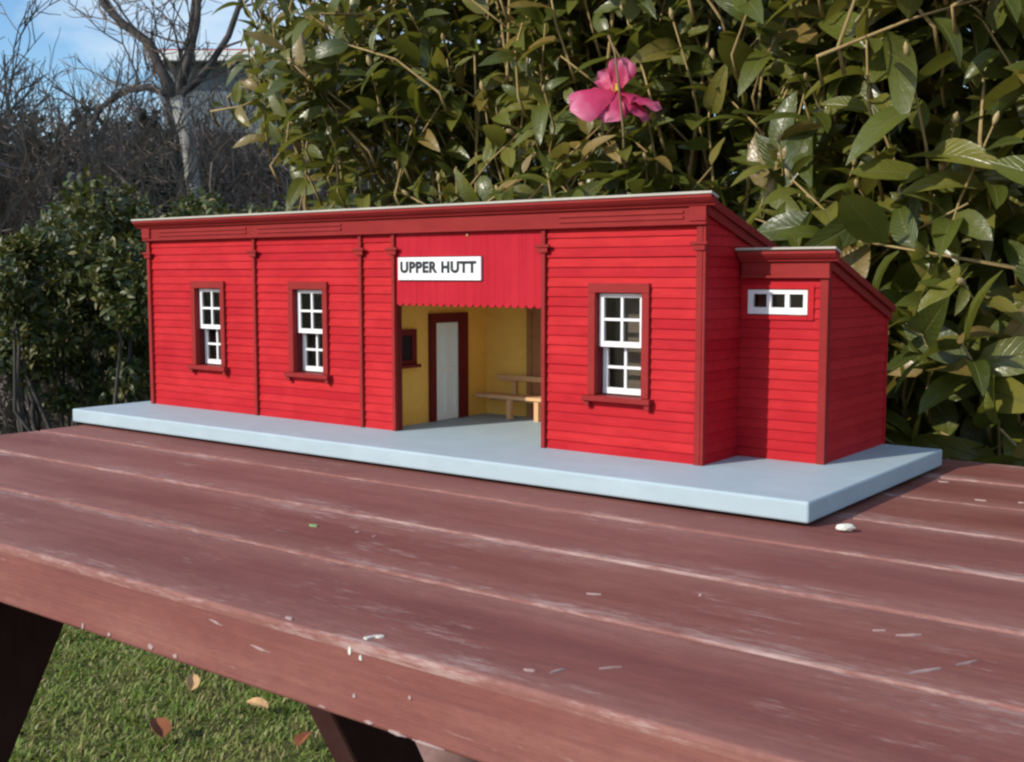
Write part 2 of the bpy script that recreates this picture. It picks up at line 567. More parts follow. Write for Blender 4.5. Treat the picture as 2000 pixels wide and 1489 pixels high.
# ---- lawn: grass blades under and behind the table
def lawn():
    N = 70000
    x = rng.uniform(-2.4, 0.35, N)
    y = rng.uniform(0.05, 0.93, N)
    edge = 0.84 + 0.035 * np.sin(x * 9) + 0.03 * np.sin(x * 23 + 1) + np.where(x > -0.42, -0.02, 0.06)
    keep = (y < edge + rng.normal(0, 0.02, N))
    # near the lawn's edge the turf is thin
    x, y = x[keep], y[keep]
    x += 0.02 * np.sin(y * 40); brown = (np.sin(x * 21 + 3 * np.sin(y * 9)) * np.sin(y * 19 + 1) + rng.normal(0, 0.4, len(x))) > 0.95
    x, y = x[~brown], y[~brown]
    n = len(x)
    clump = np.sin(x * 31) * np.sin(y * 27) + np.sin(x * 13 + 2) * np.sin(y * 17)
    L = rng.uniform(0.008, 0.024, n) * (1 + 0.35 * clump)
    L = np.where(rng.random(n) < 0.05, L * rng.uniform(1.4, 2.2, n), L)
    az = rng.uniform(0, 2 * np.pi, n)
    lean = rng.uniform(0.3, 1.35, n)
    w = rng.uniform(0.0012, 0.0026, n)
    d = np.stack([np.cos(az) * np.sin(lean), np.sin(az) * np.sin(lean), np.cos(lean)], 1)
    s = np.stack([-np.sin(az), np.cos(az), np.zeros(n)], 1)
    p0 = np.stack([x, y, np.full(n, GZ - 0.003)], 1)
    p1 = p0 + d * (L * 0.55)[:, None]
    d2 = d.copy(); d2[:, 2] *= 0.45
    p2 = p1 + d2 * (L * 0.6)[:, None]
    V = np.empty((n, 6, 3))
    V[:, 0] = p0 - s * w[:, None]; V[:, 1] = p0 + s * w[:, None]
    V[:, 2] = p1 - s * (w * 0.8)[:, None]; V[:, 3] = p1 + s * (w * 0.8)[:, None]
    V[:, 4] = p2 - s * (w * 0.15)[:, None]; V[:, 5] = p2 + s * (w * 0.15)[:, None]
    b = np.arange(n)[:, None] * 6
    F = np.concatenate([b + [0, 1, 3, 2], b + [2, 3, 5, 4]])
    o = link_mesh('grass', np_mesh('grass', V.reshape(-1, 3), F, M['grass']))
    tag(o, 'short green lawn grass under and behind the table', 'grass', kind='stuff')


lawn()

# ------------------------------------------------------------------ picnic table
TX0, TX1 = 0.018, 1.92
table = empty('picnic_table', (0.95, 0.0, GZ))
tag(table, 'weathered red-brown wooden garden table of long planks under the model building', 'table')
PW = 0.1143
planks = []
for i in range(7):
    y0 = -0.40 + i * PW
    gap = 0.0014
    o = MB().box(TX0 + random.uniform(-.003, .003), TX1, y0 + gap, y0 + PW - gap, -0.045, random.uniform(-.0006, .0004)).build('plank', M['plank'], table, bevel=0.0026, seg=3)
    planks.append(o)
# slanted A-frame legs, cleats under the top and a brace
for lx in (0.145, 1.70):
    for s in (-1, 1):
        pr = [(s * 0.062, -0.0475), (s * 0.185, -0.0475), (s * 0.555, GZ), (s * 0.432, GZ)]
        MB().prism(pr, 'x', lx, lx + 0.055).build('leg', M['leg'], table, bevel=0.003)
    box('cleat', M['leg'], table, lx + 0.057, lx + 0.10, -0.36, 0.36, -0.115, -0.0475, bevel=0.003)


def flake(name, mat, plank, cx, cy, L, W, ang, z=0.0002, th=0.0003, n=9, seed=0, face='top'):
    """a splinter, scuff or chip: a thin irregular flat lump lying on a plank"""
    r = random.Random(seed * 31 + 5)
    prof = []
    for k in range(n):
        a = 2 * math.pi * k / n
        q = r.uniform(0.45, 1.0)
        u, v = math.cos(a) * L / 2 * q, (math.sin(a) ** 3 if L > 3 * W else math.sin(a)) * W / 2 * q
        prof.append((u * math.cos(ang) - v * math.sin(ang), u * math.sin(ang) + v * math.cos(ang)))
    mb = MB()
    if face == 'top':
        mb.prism([(cx + a, cy + b) for a, b in prof], 'z', z - 0.001, z + th)
    else:
        mb.prism([(cx + a, cy + b) for a, b in prof], 'y', -0.3990 - th, -0.3975)
    return mb.build(name, mat, plank)


def plank_at(y):
    return planks[max(0, min(6, int((y + 0.40) / PW)))]


marks = [  # x, y, length, width, angle
    (1.170, -0.262, 0.034, 0.0030, R(58)), (1.183, -0.238, 0.026, 0.0016, R(62)), (1.146, -0.211, 0.026, 0.0024, R(40)), (1.130, -0.213, 0.014, 0.0012, R(36)),
    (1.020, -0.211, 0.003, 0.003, 0), (0.968, -0.248, 0.018, 0.0022, R(28)), (1.027, -0.372, 0.018, 0.0020, R(70)),
    (1.045, -0.352, 0.020, 0.0016, R(50)), (1.016, -0.379, 0.010, 0.003, R(20)), (1.075, 0.194, 0.020, 0.0042, R(4)), (1.104, 0.204, 0.012, 0.004, 0),
    (1.022, 0.264, 0.016, 0.004, R(8)), (0.735, -0.216, 0.006, 0.003, R(70)), (0.755, -0.219, 0.006, 0.0025, R(80)), (0.858, -0.393, 0.012, 0.004, R(-4))]
for i, (x, y, L, W, a) in enumerate(marks):
    flake('scuff', M['pale_wear'], plank_at(y), x, y, L * 0.7, W * 0.85, a, seed=i, th=0.0002)
for i, (x, z, L, W, a) in enumerate([(0.945, -0.043, 0.022, 0.003, R(-5)), (0.925, -0.042, 0.010, 0.003, R(4)), (0.966, -0.0435, 0.026, 0.002, 0), (0.69, -0.041, 0.005, 0.004, R(60)), (0.66, -0.041, 0.006, 0.004, R(80)),
                                     (0.735, -0.040, 0.004, 0.006, R(90)), (0.76, -0.041, 0.004, 0.007, R(90)), (0.89, -0.042, 0.008, 0.0015, 0), (0.955, -0.022, 0.003, 0.003, 0), (0.915, -0.030, 0.003, 0.004, 0), (0.80, -0.012, 0.014, 0.002, R(-8)), (0.84, -0.02, 0.02, 0.0018, R(-4))]):
    flake('scuff', M['pale_wear'], planks[0], x, z, L, W, a, seed=50 + i, face='front')
flake('lichen_patch', M['lichen'], plank_at(-0.222), 0.693, -0.222, 0.010, 0.005, 0.3, th=0.0007, seed=91)
# splash of chalky white at the front edge, running a little over the face
flake('white_splash', M['dropping'], planks[0], 0.918, -0.391, 0.009, 0.0035, R(80), seed=92, th=0.0003)
flake('white_splash', M['dropping'], planks[0], 0.921, -0.386, 0.006, 0.0035, R(25), seed=95, th=0.0003)
flake('white_splash', M['dropping'], planks[0], 0.912, -0.0065, 0.0035, 0.008, 0, seed=93, face='front')
flake('white_splash', M['dropping'], planks[0], 0.920, -0.0085, 0.003, 0.004, 0, seed=94, face='front')

# small pale lump by the slab's near corner
bm = bmesh.new()
bmesh.ops.create_icosphere(bm, subdivisions=2, radius=1)
for v in bm.verts:
    v.co *= random.uniform(0.8, 1.1)
    v.co.x *= 0.0075; v.co.y *= 0.005; v.co.z *= 0.0032
me = bpy.data.meshes.new('pale_chip'); bm.to_mesh(me); bm.free()
me.materials.append(M['dropping'])
o = link_mesh('pale_chip', me, None, (1.027, 0.006, 0.0035), (0, 0, 0.6))
tag(o, "small whitish chip lying on the table just right of the grey slab's near corner", 'chip')

# ------------------------------------------------------------------ model railway station
YF = 0.102            # face of the front wall
XA, XB = 0.031, 0.855
YA, XC = 0.1733, 0.9396
YB = 0.3335
FZ = 0.0202           # top of the base slab
ST = empty('model_station', (0.5, 0.17, 0.0))
tag(ST, 'red weatherboard model railway station with white sash windows on a pale grey slab', 'model building')

box('base_slab', M['slab'], ST, 0.0, 1.0, 0.0, 0.3336, 0.0032, FZ, bevel=0.0022, seg=3)
feet = MB()
for fx in (0.06, 0.36, 0.66, 0.93):
    feet.box(fx, fx + 0.03, 0.03, 0.30, 0.0006, 0.0030)
feet.build('slab_batten', M['dark'], ST)

PITCH = 0.00945
BT = 0.0016           # thickness of a board at its lower lip


def unit_board(n='weatherboard'):
    me = bpy.data.meshes.new(n)
    h = PITCH
    prof = [(0.0, 0.0), (-BT, 0.0), (-BT, 0.0010), (-BT * 0.82, h * 0.35), (-0.0004, h - 0.0003), (0.0, h - 0.0003)]
    k = len(prof)
    V = [(x, y, z) for x in (-0.5, 0.5) for y, z in prof]
    F = [tuple(range(k)), tuple(reversed(range(k, 2 * k)))] + [(i, k + i, k + (i + 1) % k, (i + 1) % k) for i in range(k)]
    me.from_pydata(V, [], F)
    bm = bmesh.new(); bm.from_mesh(me); bmesh.ops.recalc_face_normals(bm, faces=bm.faces); bm.to_mesh(me); bm.free()
    me.materials.append(M['board_red'])
    return me


UB = unit_board()


def boards(a0, a1, rows, z0, face, wall='front', holes=(), top=None):
    """lay one plank object per row and bay; wall 'front' faces -y at y=face, 'side' faces +x at x=face"""
    for k in range(rows):
        za, zb = z0 + k * PITCH, z0 + (k + 1) * PITCH
        segs = [(a0, a1)]
        if top is not None:
            segs = [(a0, min(a1, top(zb)))]
        for h0, h1, hz0, hz1 in holes:
            if zb > hz0 + 0.0006 and za < hz1 - 0.0006:
                segs = [s for q in segs for s in ((q[0], min(q[1], h0)), (max(q[0], h1), q[1]))]
        for s0, s1 in segs:
            if s1 - s0 < 0.003: continue
            c = (s0 + s1) / 2
            j = random.uniform(-0.00025, 0.00025)
            if wall == 'front':
                link_mesh('weatherboard', UB, ST, (c, face + j, za), (random.gauss(0, 0.010), min(0.0012, max(-0.0012, random.gauss(0, 0.0007))), 0), (s1 - s0, 1, 1))
            else:
                link_mesh('weatherboard', UB, ST, (face + j, c, za), (random.gauss(0, 0.010), random.gauss(0, 0.0007), R(90)), (s1 - s0, 1, 1))


def core(name, mat, x0, x1, y0, y1, z0, z1, holes=()):
    """wall core with rectangular holes through y (front walls)"""
    m = MB()
    cuts = sorted(holes)
    x = x0
    for h0, h1, hz0, hz1 in cuts:
        m.box(x, h0, y0, y1, z0, z1)
        m.box(h0, h1, y0, y1, z0, hz0)
        m.box(h0, h1, y0, y1, hz1, z1)
        x = h1
    m.box(x, x1, y0, y1, z0, z1)
    return m.build(name, mat, ST)


WZ0, WZ1 = 0.0772, 0.1755
WIN = [(0.130, 0.180), (0.315, 0.365), (0.741, 0.7925)]
AW = (0.8640, 0.9238, 0.1552, 0.1792)


def hole(w, t=0.001):
    return (w[0] - t, w[1] + t, WZ0 - t, WZ1 + t)


HOLES = [hole(w) for w in WIN]
CY0, CY1 = YF + 0.0006, YF + 0.007
core('front_wall', M['dark'], 0.032, 0.477, CY0, CY1, FZ, 0.2535, HOLES[:2])
core('front_wall', M['dark'], 0.680, 0.8535, CY0, CY1, FZ, 0.2535, HOLES[2:])
core('annex_front_wall', M['dark'], 0.856, 0.9385, YA + 0.0006, YA + 0.006, FZ, 0.2035, [(AW[0] - .001, AW[1] + .001, AW[2] - .001, AW[3] + .001)])

RS = -0.29                                                  # roof slope dz/dy


def roof_z(y, y0=0.0862, z0=0.2625):
    return z0 + RS * (y - y0)


def annex_z(y):
    return 0.2148 - 0.31 * (y - 0.157)


# side walls, back wall, porch walls
MB().prism([(YF + 0.008, FZ), (YB, FZ), (YB, roof_z(YB) - 0.002), (YF + 0.008, roof_z(YF + 0.008) - 0.002)], 'x', XB - 0.008, XB - 0.001).build('side_wall', M['board_red'], ST)
MB().prism([(YF + 0.008, FZ), (YB, FZ), (YB, roof_z(YB) - 0.002), (YF + 0.008, roof_z(YF + 0.008) - 0.002)], 'x', XA + 0.001, XA + 0.008).build('side_wall', M['board_red'], ST)
MB().prism([(YA + 0.007, FZ), (YB, FZ), (YB, annex_z(YB) - 0.002), (YA + 0.007, annex_z(YA + 0.007) - 0.002)], 'x', XC - 0.007, XC - 0.0008).build('annex_side_wall', M['board_red'], ST)
box('back_wall', M['board_red'], ST, XA + 0.008, XB - 0.008, YB - 0.006, YB - 0.0002, FZ, roof_z(YB) - 0.004)
box('annex_back_wall', M['board_red'], ST, XB, XC - 0.007, YB - 0.006, YB - 0.0002, FZ, annex_z(YB) - 0.004)
box('ceiling', M['white'], ST, 0.450, 0.684, YF + 0.009, 0.296, 0.196, 0.199)
box('porch_wall', M['yellow'], ST, 0.449, 0.455, YF + 0.0075, 0.290, FZ, 0.196)
box('porch_wall', M['yellow'], ST, 0.6795, 0.685, YF + 0.0075, 0.290, FZ, 0.196)
box('porch_wall', M['yellow'], ST, 0.449, 0.685, 0.2902, 0.296, FZ, 0.196)

# weatherboards bay by bay
PX = [0.034, 0.246, 0.427, 0.4775, 0.680, 0.852]           # pilaster centres
PH = 0.003


def bay(i, j, rows=23):
    a, b = PX[i] + PH, PX[j] - PH
    hs = [(w[0] - 0.006, w[1] + 0.006, WZ0 - 0.0008, WZ1 + 0.005) for w in WIN if a < w[0] < b]
    boards(a, b, rows, FZ, YF, 'front', hs)


bay(0, 1); bay(1, 2); bay(2, 3); bay(4, 5)
boards(0.8555, XC - 0.0045, 18, FZ, YA, 'front', [(AW[0] - 0.004, AW[1] + 0.003, AW[2] - 0.002, AW[3] + 0.002)])
boards(YF + 0.0005, YA - 0.0005, 25, FZ, XB, 'side', (), lambda z: 0.0862 + (0.2625 - 0.0006 - z) / -RS)
boards(YA + 0.0045, YB - 0.004, 19, FZ, XC, 'side', (), lambda z: 0.157 + (0.2148 - 0.0006 - z) / 0.31)
# boards of the main end wall showing above the annex roof
for k in range(15, 26):
    za = FZ + k * PITCH
    y0 = max(YA + 0.0005, 0.157 + (0.2148 - za) / 0.31)
    y1 = min(YB, 0.0862 + (0.2625 - 0.0006 - za - PITCH) / -RS)
    if y1 - y0 > 0.004:
        link_mesh('weatherboard', UB, ST, (XB, (y0 + y1) / 2, za), (0, 0, R(90)), (y1 - y0, 1, 1))

# pilasters and their caps
for i, x in enumerate(PX):
    d = 0.0048
    wh = 0.0031 if i in (0, 5) else 0.0023
    box('pilaster', M['trim_red'], ST, x - wh, x + wh, YF - d, YF + 0.0005, FZ, 0.2370, bevel=0.0004)
    m = MB().box(x - 0.0088, x + 0.0088, YF - 0.0078, YF - d + 0.0002, 0.2192, 0.2222)
    m.box(x - 0.0062, x + 0.0062, YF - 0.0066, YF - d + 0.0003, 0.2142, 0.2190)
    m.build('pilaster_cap', M['trim_red'], ST, bevel=0.0004)
# porch jamb linings behind the two porch pilasters
box('jamb_lining', M['dark_red'], ST, 0.4745, 0.4796, YF + 0.0008, YF + 0.0072, FZ, 0.196)
box('jamb_lining', M['dark_red'], ST, 0.6773, 0.6793, YF + 0.0008, YF + 0.011, FZ, 0.196)
# corner stops of the annex and main block
box('corner_stop', M['trim_red'], ST, XC - 0.0042, XC + 0.0036, YA - 0.0036, YA + 0.0042, FZ, 0.2035, bevel=0.0004)
box('corner_stop', M['trim_red'], ST, XB + 0.0002, XB + 0.0030, YF - 0.0045, YF - 0.0002, FZ, 0.2372, bevel=0.0004)

# frieze, bead and cornice of the main block
box('frieze', M['trim_red'], ST, XA - 0.002, XB + 0.003, YF - 0.0055, YF + 0.0004, 0.2376, 0.2535)
box('frieze_bead', M['trim_red'], ST, XA - 0.004, XB + 0.005, YF - 0.0082, YF - 0.0056, 0.2368, 0.2396, bevel=0.0006)
for a, b in ((0.06, 0.236), (0.256, 0.40), (0.70, 0.836)):
    for z in (0.2425, 0.2475):
        box('frieze_strip', M['trim_red'], ST, a, b, YF - 0.0068, YF - 0.0056, z, z + 0.0026)
for x in (XA + 0.003, XB - 0.004):
    box('frieze_block', M['trim_red'], ST, x - 0.0085, x + 0.0085, YF - 0.0078, YF - 0.0056, 0.2402, 0.2534, bevel=0.0004)


def cornice(x0, x1, y, z, s=1.0):
    p = [(y + 0.001, z), (y - 0.0030 * s, z), (y - 0.0038 * s, z + 0.0016 * s), (y - 0.0062 * s, z + 0.0028 * s), (y - 0.0088 * s, z + 0.0050 * s), (y - 0.0098 * s, z + 0.0064 * s), (y - 0.0106 * s, z + 0.0066 * s), (y - 0.0106 * s, z + 0.0088 * s), (y + 0.001, z + 0.0088 * s)]
    return MB().prism(p, 'x', x0, x1).build('cornice', M['trim_red'], ST)


cornice(0.0175, 0.8685, YF - 0.0055, 0.2537)


def roof(x0, x1, y0, z0, y1, z1, th=0.0021):
    pr = [(y0, z0), (y0, z0 + th), (y1, z1 + th), (y1, z1)]
    return MB().prism(pr, 'x', x0, x1).build('roof', M['roof'], ST)


roof(0.0165, 0.8606, 0.0850, roof_z(0.085) + 0.0006, 0.342, roof_z(0.342) + 0.0006)
roof(0.8607, 0.8695, 0.0850, roof_z(0.085) + 0.0006, 0.0985, roof_z(0.0985) + 0.0006)
# barge boards down the rake
MB().prism([(YF - 0.004, roof_z(YF - 0.004)), (0.341, roof_z(0.341)), (0.341, roof_z(0.341) - 0.0125), (YF - 0.004, roof_z(YF - 0.004) - 0.0125)], 'x', XB + 0.0022, XB + 0.0045).build('barge_board', M['trim_red'], ST)
MB().prism([(0.0987, roof_z(0.0987) + 0.0029), (0.3426, roof_z(0.3426) + 0.0029), (0.3426, roof_z(0.3426) - 0.0045), (0.0987, roof_z(0.0987) - 0.0045)], 'x', 0.8608, 0.8624).build('barge_mould', M['trim_red'], ST)

# annex frieze, cornice, roof and barge
box('frieze', M['trim_red'], ST, 0.8585, XC + 0.0045, YA - 0.0048, YA + 0.0004, 0.1910, 0.2045)
box('frieze_bead', M['trim_red'], ST, 0.8585, XC + 0.0058, YA - 0.0068, YA - 0.0049, 0.1894, 0.1918, bevel=0.0005)
cornice(0.8585, 0.9535, YA - 0.0050, 0.2047, 1.02)
for ax0, ax1, ay1 in ((0.8580, 0.9456, 0.339), (0.9457, 0.9545, 0.1690)):
    MB().prism([(0.1560, annex_z(0.156) + 0.0004), (0.1560, annex_z(0.156) + 0.0022), (ay1, annex_z(ay1) + 0.0022), (ay1, annex_z(ay1) + 0.0004)], 'x', ax0, ax1).build('annex_roof', M['roof'], ST)
MB().prism([(YA - 0.003, annex_z(YA - 0.003)), (0.338, annex_z(0.338)), (0.338, annex_z(0.338) - 0.0120), (YA - 0.003, annex_z(YA - 0.003) - 0.0120)], 'x', XC + 0.0020, XC + 0.0044).build('barge_board', M['trim_red'], ST)
MB().prism([(0.1692, annex_z(0.1692) + 0.0025), (0.3396, annex_z(0.3396) + 0.0025), (0.3396, annex_z(0.3396) - 0.0040), (0.1692, annex_z(0.1692) - 0.0040)], 'x', 0.9458, 0.9472).build('barge_mould', M['trim_red'], ST)
box('corner_stop', M['board_red'], ST, XC - 0.0006, XC + 0.0022, YB - 0.0038, YB + 0.0004, FZ, annex_z(YB) - 0.004)

# porch valance of narrow vertical boards with rounded tips, sign and nail
nv = 20
vx0, vx1 = 0.4806, 0.6770
vw = (vx1 - vx0) / nv
pr = [(-vw / 2 + 0.0002, 0.0)]
pr = [(-vw / 2 + 0.00006, 0.0775), (-vw / 2 + 0.00006, 0.0032), (-vw * 0.33, 0.0012), (-vw * 0.16, 0.0002), (0, 0.0), (vw * 0.16, 0.0002), (vw * 0.33, 0.0012), (vw / 2 - 0.00006, 0.0032), (vw / 2 - 0.00006, 0.0775)]
vme = None
for i in range(nv):
    c = vx0 + vw * (i + 0.5)
    y = YF - 0.0004 + random.uniform(-0.00006, 0.00006)
    if vme is None:
        o = MB().prism(pr, 'y', -0.0012, 0.0012).build('valance_board', M['valance_red'], ST, origin=(0, 0, 0))
        vme = o.data
        o.location = Vector((c, y, 0.1590)) - WL[ST]
        WL[o] = Vector((c, y, 0.1590))
    else:
        link_mesh('valance_board', vme, ST, (c, y, 0.1590))
box('valance_rail', M['dark'], ST, 0.4808, 0.6768, YF + 0.0016, YF + 0.006, 0.172, 0.2372)

sign = box('name_board', M['white'], ST, 0.4856, 0.6012, YF - 0.0046, YF - 0.0020, 0.1868, 0.2112, bevel=0.0003)
tag(sign, 'white name board reading UPPER HUTT')
box('sign_backing', M['dark_red'], ST, 0.4846, 0.6022, YF - 0.0019, YF - 0.0014, 0.1858, 0.2122)


def letters():
    fc = bpy.data.curves.new('lettering', 'FONT')
    fc.body = 'UPPER HUTT'
    fc.size = 0.0158
    fc.space_character = 1.12
    fc.space_word = 1.0
    fc.offset = 0.00078
    fc.extrude = 0.00025
    fc.align_x = 'CENTER'
    fc.align_y = 'CENTER'
    to = bpy.data.objects.new('lettering_curve', fc)
    col.objects.link(to)
    dg = bpy.context.evaluated_depsgraph_get()
    me = bpy.data.meshes.new_from_object(to.evaluated_get(dg))
    bpy.data.objects.remove(to)
    xsv = [v.co.x for v in me.vertices]
    sx = 0.1062 / (max(xsv) - min(xsv))
    mid = (max(xsv) + min(xsv)) / 2
    for v in me.vertices: v.co.x = (v.co.x - mid) * sx
    me.name = 'lettering'
    me.materials.clear()
    me.materials.append(M['letters'])
    link_mesh('lettering', me, sign, (0.5424, YF - 0.00475, 0.2000), (R(90), 0, 0))


letters()
bm = bmesh.new()
bmesh.ops.create_uvsphere(bm, u_segments=8, v_segments=6, radius=0.0016)
me = bpy.data.meshes.new('nail_head'); bm.to_mesh(me); bm.free(); me.materials.append(M['wood'])
link_mesh('nail_head', me, ST, (0.5821, YF - 0.0022, 0.2335))


# windows
def frame(m, x0, x1, y0, y1, z0, z1, l, r, b, t):
    m.box(x0, x0 + l, y0, y1, z0, z1)
    m.box(x1 - r, x1, y0, y1, z0, z1)
    m.box(x0 + l, x1 - r, y0, y1, z0, z0 + b)
    m.box(x0 + l, x1 - r, y0, y1, z1 - t, z1)


def sash_window(x0, x1):
    m = MB()
    tw, ya, yb = 0.0080, YF - 0.0046, YF + 0.0022
    m.box(x0 - tw, x0, ya, yb, WZ0, WZ1)
    m.box(x1, x1 + tw, ya, yb, WZ0, WZ1)
    m.box(x0 - tw, x1 + tw, ya, yb, WZ1 + 0.00005, WZ1 + 0.0092)
    w = m.build('window', M['trim_red'], ST, bevel=0.0004)
    s = MB().box(x0 - tw - 0.0040, x1 + tw + 0.0040, YF - 0.0095, YF + 0.002, WZ0 - 0.0052, WZ0 - 0.0002)
    s.box(x0 - tw - 0.0025, x0 - tw + 0.0030, YF - 0.0070, YF - 0.0005, WZ0 - 0.0105, WZ0 - 0.0053)
    s.box(x1 + tw - 0.0030, x1 + tw + 0.0025, YF - 0.0070, YF - 0.0005, WZ0 - 0.0105, WZ0 - 0.0053)
    s.build('sill', M['trim_red'], w, bevel=0.0004)
    # reveals
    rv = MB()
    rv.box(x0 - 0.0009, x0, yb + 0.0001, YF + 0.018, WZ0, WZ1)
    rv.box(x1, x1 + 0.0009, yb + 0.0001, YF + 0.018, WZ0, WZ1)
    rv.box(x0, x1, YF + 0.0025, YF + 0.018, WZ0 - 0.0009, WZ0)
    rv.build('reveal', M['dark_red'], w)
    zm = 0.1250
    for (za, zb, y0, bt, tp) in ((zm - 0.001, WZ1 - 0.0008, YF + 0.0026, 0.0052, 0.0036), (WZ0 + 0.0012, zm + 0.003, YF + 0.0098, 0.0058, 0.0040)):
        sx0, sx1 = x0 + 0.0008, x1 - 0.0008
        mm = MB()
        st = 0.0050
        frame(mm, sx0, sx1, y0, y0 + 0.0042, za, zb, st, st, bt, tp)
        xm = (sx0 + sx1) / 2
        zc = (za + bt + zb - tp) / 2
        mm.box(xm - 0.0013, xm + 0.0013, y0 + 0.0004, y0 + 0.0038, za + bt, zb - tp)
        mm.box(sx0 + st, xm - 0.0013, y0 + 0.0005, y0 + 0.0037, zc - 0.0013, zc + 0.0013)
        mm.box(xm + 0.0013, sx1 - st, y0 + 0.0005, y0 + 0.0037, zc - 0.0013, zc + 0.0013)
        mm.build('sash', M['white'], w)
        for (pa, pb) in ((sx0 + st, xm - 0.0013), (xm + 0.0013, sx1 - st)):
            for (qa, qb) in ((za + bt, zc - 0.0013), (zc + 0.0013, zb - tp)):
                box('pane', M['glass'], w, pa, pb, y0 + 0.0019, y0 + 0.0024, qa, qb)
    box('backing_card', M['backing_card'], w, x0 + 0.002, x1 - 0.002, YF + 0.030, YF + 0.031, WZ0 - 0.012, WZ1 + 0.008)  # brown card added behind the panes to catch sun coming through the glass
    return w


for a, b in WIN: sash_window(a, b)

# annex window: three fixed panes in a white frame
x0, x1, z0, z1 = AW
m = MB()
m.box(x0 - 0.0065, x0, YA - 0.0024, YA + 0.0024, z0 - 0.0042, z1 + 0.0042)
m.box(x1, x1 + 0.0055, YA - 0.0024, YA + 0.0024, z0 - 0.0042, z1 + 0.0042)
m.box(x0, x1, YA - 0.0024, YA + 0.0024, z1, z1 + 0.0042)
m.box(x0, x1, YA - 0.0024, YA + 0.0024, z0 - 0.0042, z0)
aw = m.build('window', M['board_red'], ST, bevel=0.0003)
m = MB()
fx0, fx1, fz0, fz1 = x0 + 0.0006, x1 - 0.0006, z0 + 0.001, z1 - 0.0006
frame(m, fx0, fx1, YA - 0.0026, YA + 0.002, fz0, fz1, 0.0052, 0.0040, 0.0062, 0.0038)
pw = (fx1 - fx0 - 0.0092 - 0.0088) / 3
px = fx0 + 0.0052
panes = []
for k in range(3):
    panes.append((px, px + pw))
    if k < 2: m.box(px + pw, px + pw + 0.0044, YA - 0.0022, YA + 0.0016, fz0 + 0.0062, fz1 - 0.0038)
    px += pw + 0.0044
m.build('sash', M['white'], aw)
for a, b in panes:
    box('pane', M['glass'], aw, a, b, YA - 0.0003, YA + 0.0002, fz0 + 0.0062, fz1 - 0.0038)
box('backing_card', M['backing_card'], aw, x0, x1, YA + 0.020, YA + 0.021, z0 - 0.012, z1 + 0.004)  # the same kind of added brown card, behind the annex panes

# porch: panelled door, ticket window, brown panel on the back wall, bench
XL = 0.4551
m = MB()
for (ya, yb, za, zb) in ((0.1805, 0.1905, FZ, 0.1475), (0.2320, 0.2490, FZ, 0.1475), (0.1905, 0.2320, 0.1362, 0.1475)):
    m.box(XL, XL + 0.0042, ya, yb, za, zb)
df = m.build('door_frame', M['dark_red'], ST)
d = MB()
d.box(XL, XL + 0.0006, 0.1906, 0.2319, FZ + 0.0005, 0.1361)
ys_ = [0.1906, 0.1956, 0.2088, 0.2137, 0.2269, 0.2319]
zs_ = [FZ + 0.0005, 0.0300, 0.0760, 0.0840, 0.1300, 0.1361]
for k in (0, 2, 4): d.box(XL + 0.0006, XL + 0.0022, ys_[k], ys_[k + 1], zs_[0], zs_[5])
for k in (0, 2, 4):
    for q in (1, 3): d.box(XL + 0.0006, XL + 0.0021, ys_[q], ys_[q + 1], zs_[k], zs_[k + 1])
dr = d.build('door', M['door'], ST)
tag(dr, 'pale grey panelled door inside the porch')
for q in (1, 3):
    for k in (1, 3):
        box('door_panel', M['door'], dr, XL + 0.0006, XL + 0.0014, ys_[q] + 0.003, ys_[q + 1] - 0.003, zs_[k] + 0.003, zs_[k + 1] - 0.003, bevel=0.0003)
m = MB()
for (ya, yb, za, zb) in ((0.108, 0.116, 0.0905, 0.1305), (0.149, 0.157, 0.0905, 0.1305), (0.116, 0.149, 0.1235, 0.1305), (0.116, 0.149, 0.0905, 0.0955)):
    m.box(XL, XL + 0.0036, ya, yb, za, zb)
tw = m.build('ticket_window', M['dark_red'], ST)
box('shutter', M['dark'], tw, XL + 0.0001, XL + 0.0012, 0.1162, 0.1488, 0.0957, 0.1233)
box('sill', M['dark_red'], tw, XL, XL + 0.0075, 0.105, 0.1600, 0.0868, 0.0903)
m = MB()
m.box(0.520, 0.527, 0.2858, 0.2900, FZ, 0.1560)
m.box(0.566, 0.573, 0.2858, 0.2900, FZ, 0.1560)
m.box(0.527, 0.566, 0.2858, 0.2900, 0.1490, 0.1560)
bd = m.build('back_wall_frame', M['brown'], ST)  # plain brown frame and panel set against the porch back wall
box('back_wall_panel', M['brown'], bd, 0.5271, 0.5659, 0.2878, 0.2899, FZ, 0.1489)

bench = box('bench', M['wood'], ST, 0.464, 0.655, 0.2560, 0.2800, 0.0440, 0.0482, bevel=0.0005)
for bx in (0.5105, 0.5515, 0.6300):
    box('leg', M['wood'], bench, bx, bx + 0.0062, 0.2580, 0.2640, FZ, 0.0438)
box('apron', M['wood'], bench, 0.470, 0.650, 0.2790, 0.2815, 0.0385, 0.0438)
box('backrest', M['wood'], bench, 0.478, 0.655, 0.2815, 0.2840, 0.0640, 0.0705, bevel=0.0004)
mm = MB()
for bx in (0.50, 0.57, 0.64): mm.box(bx, bx + 0.005, 0.2842, 0.2857, 0.0440, 0.0705)
mm.build('back_post', M['wood'], bench)


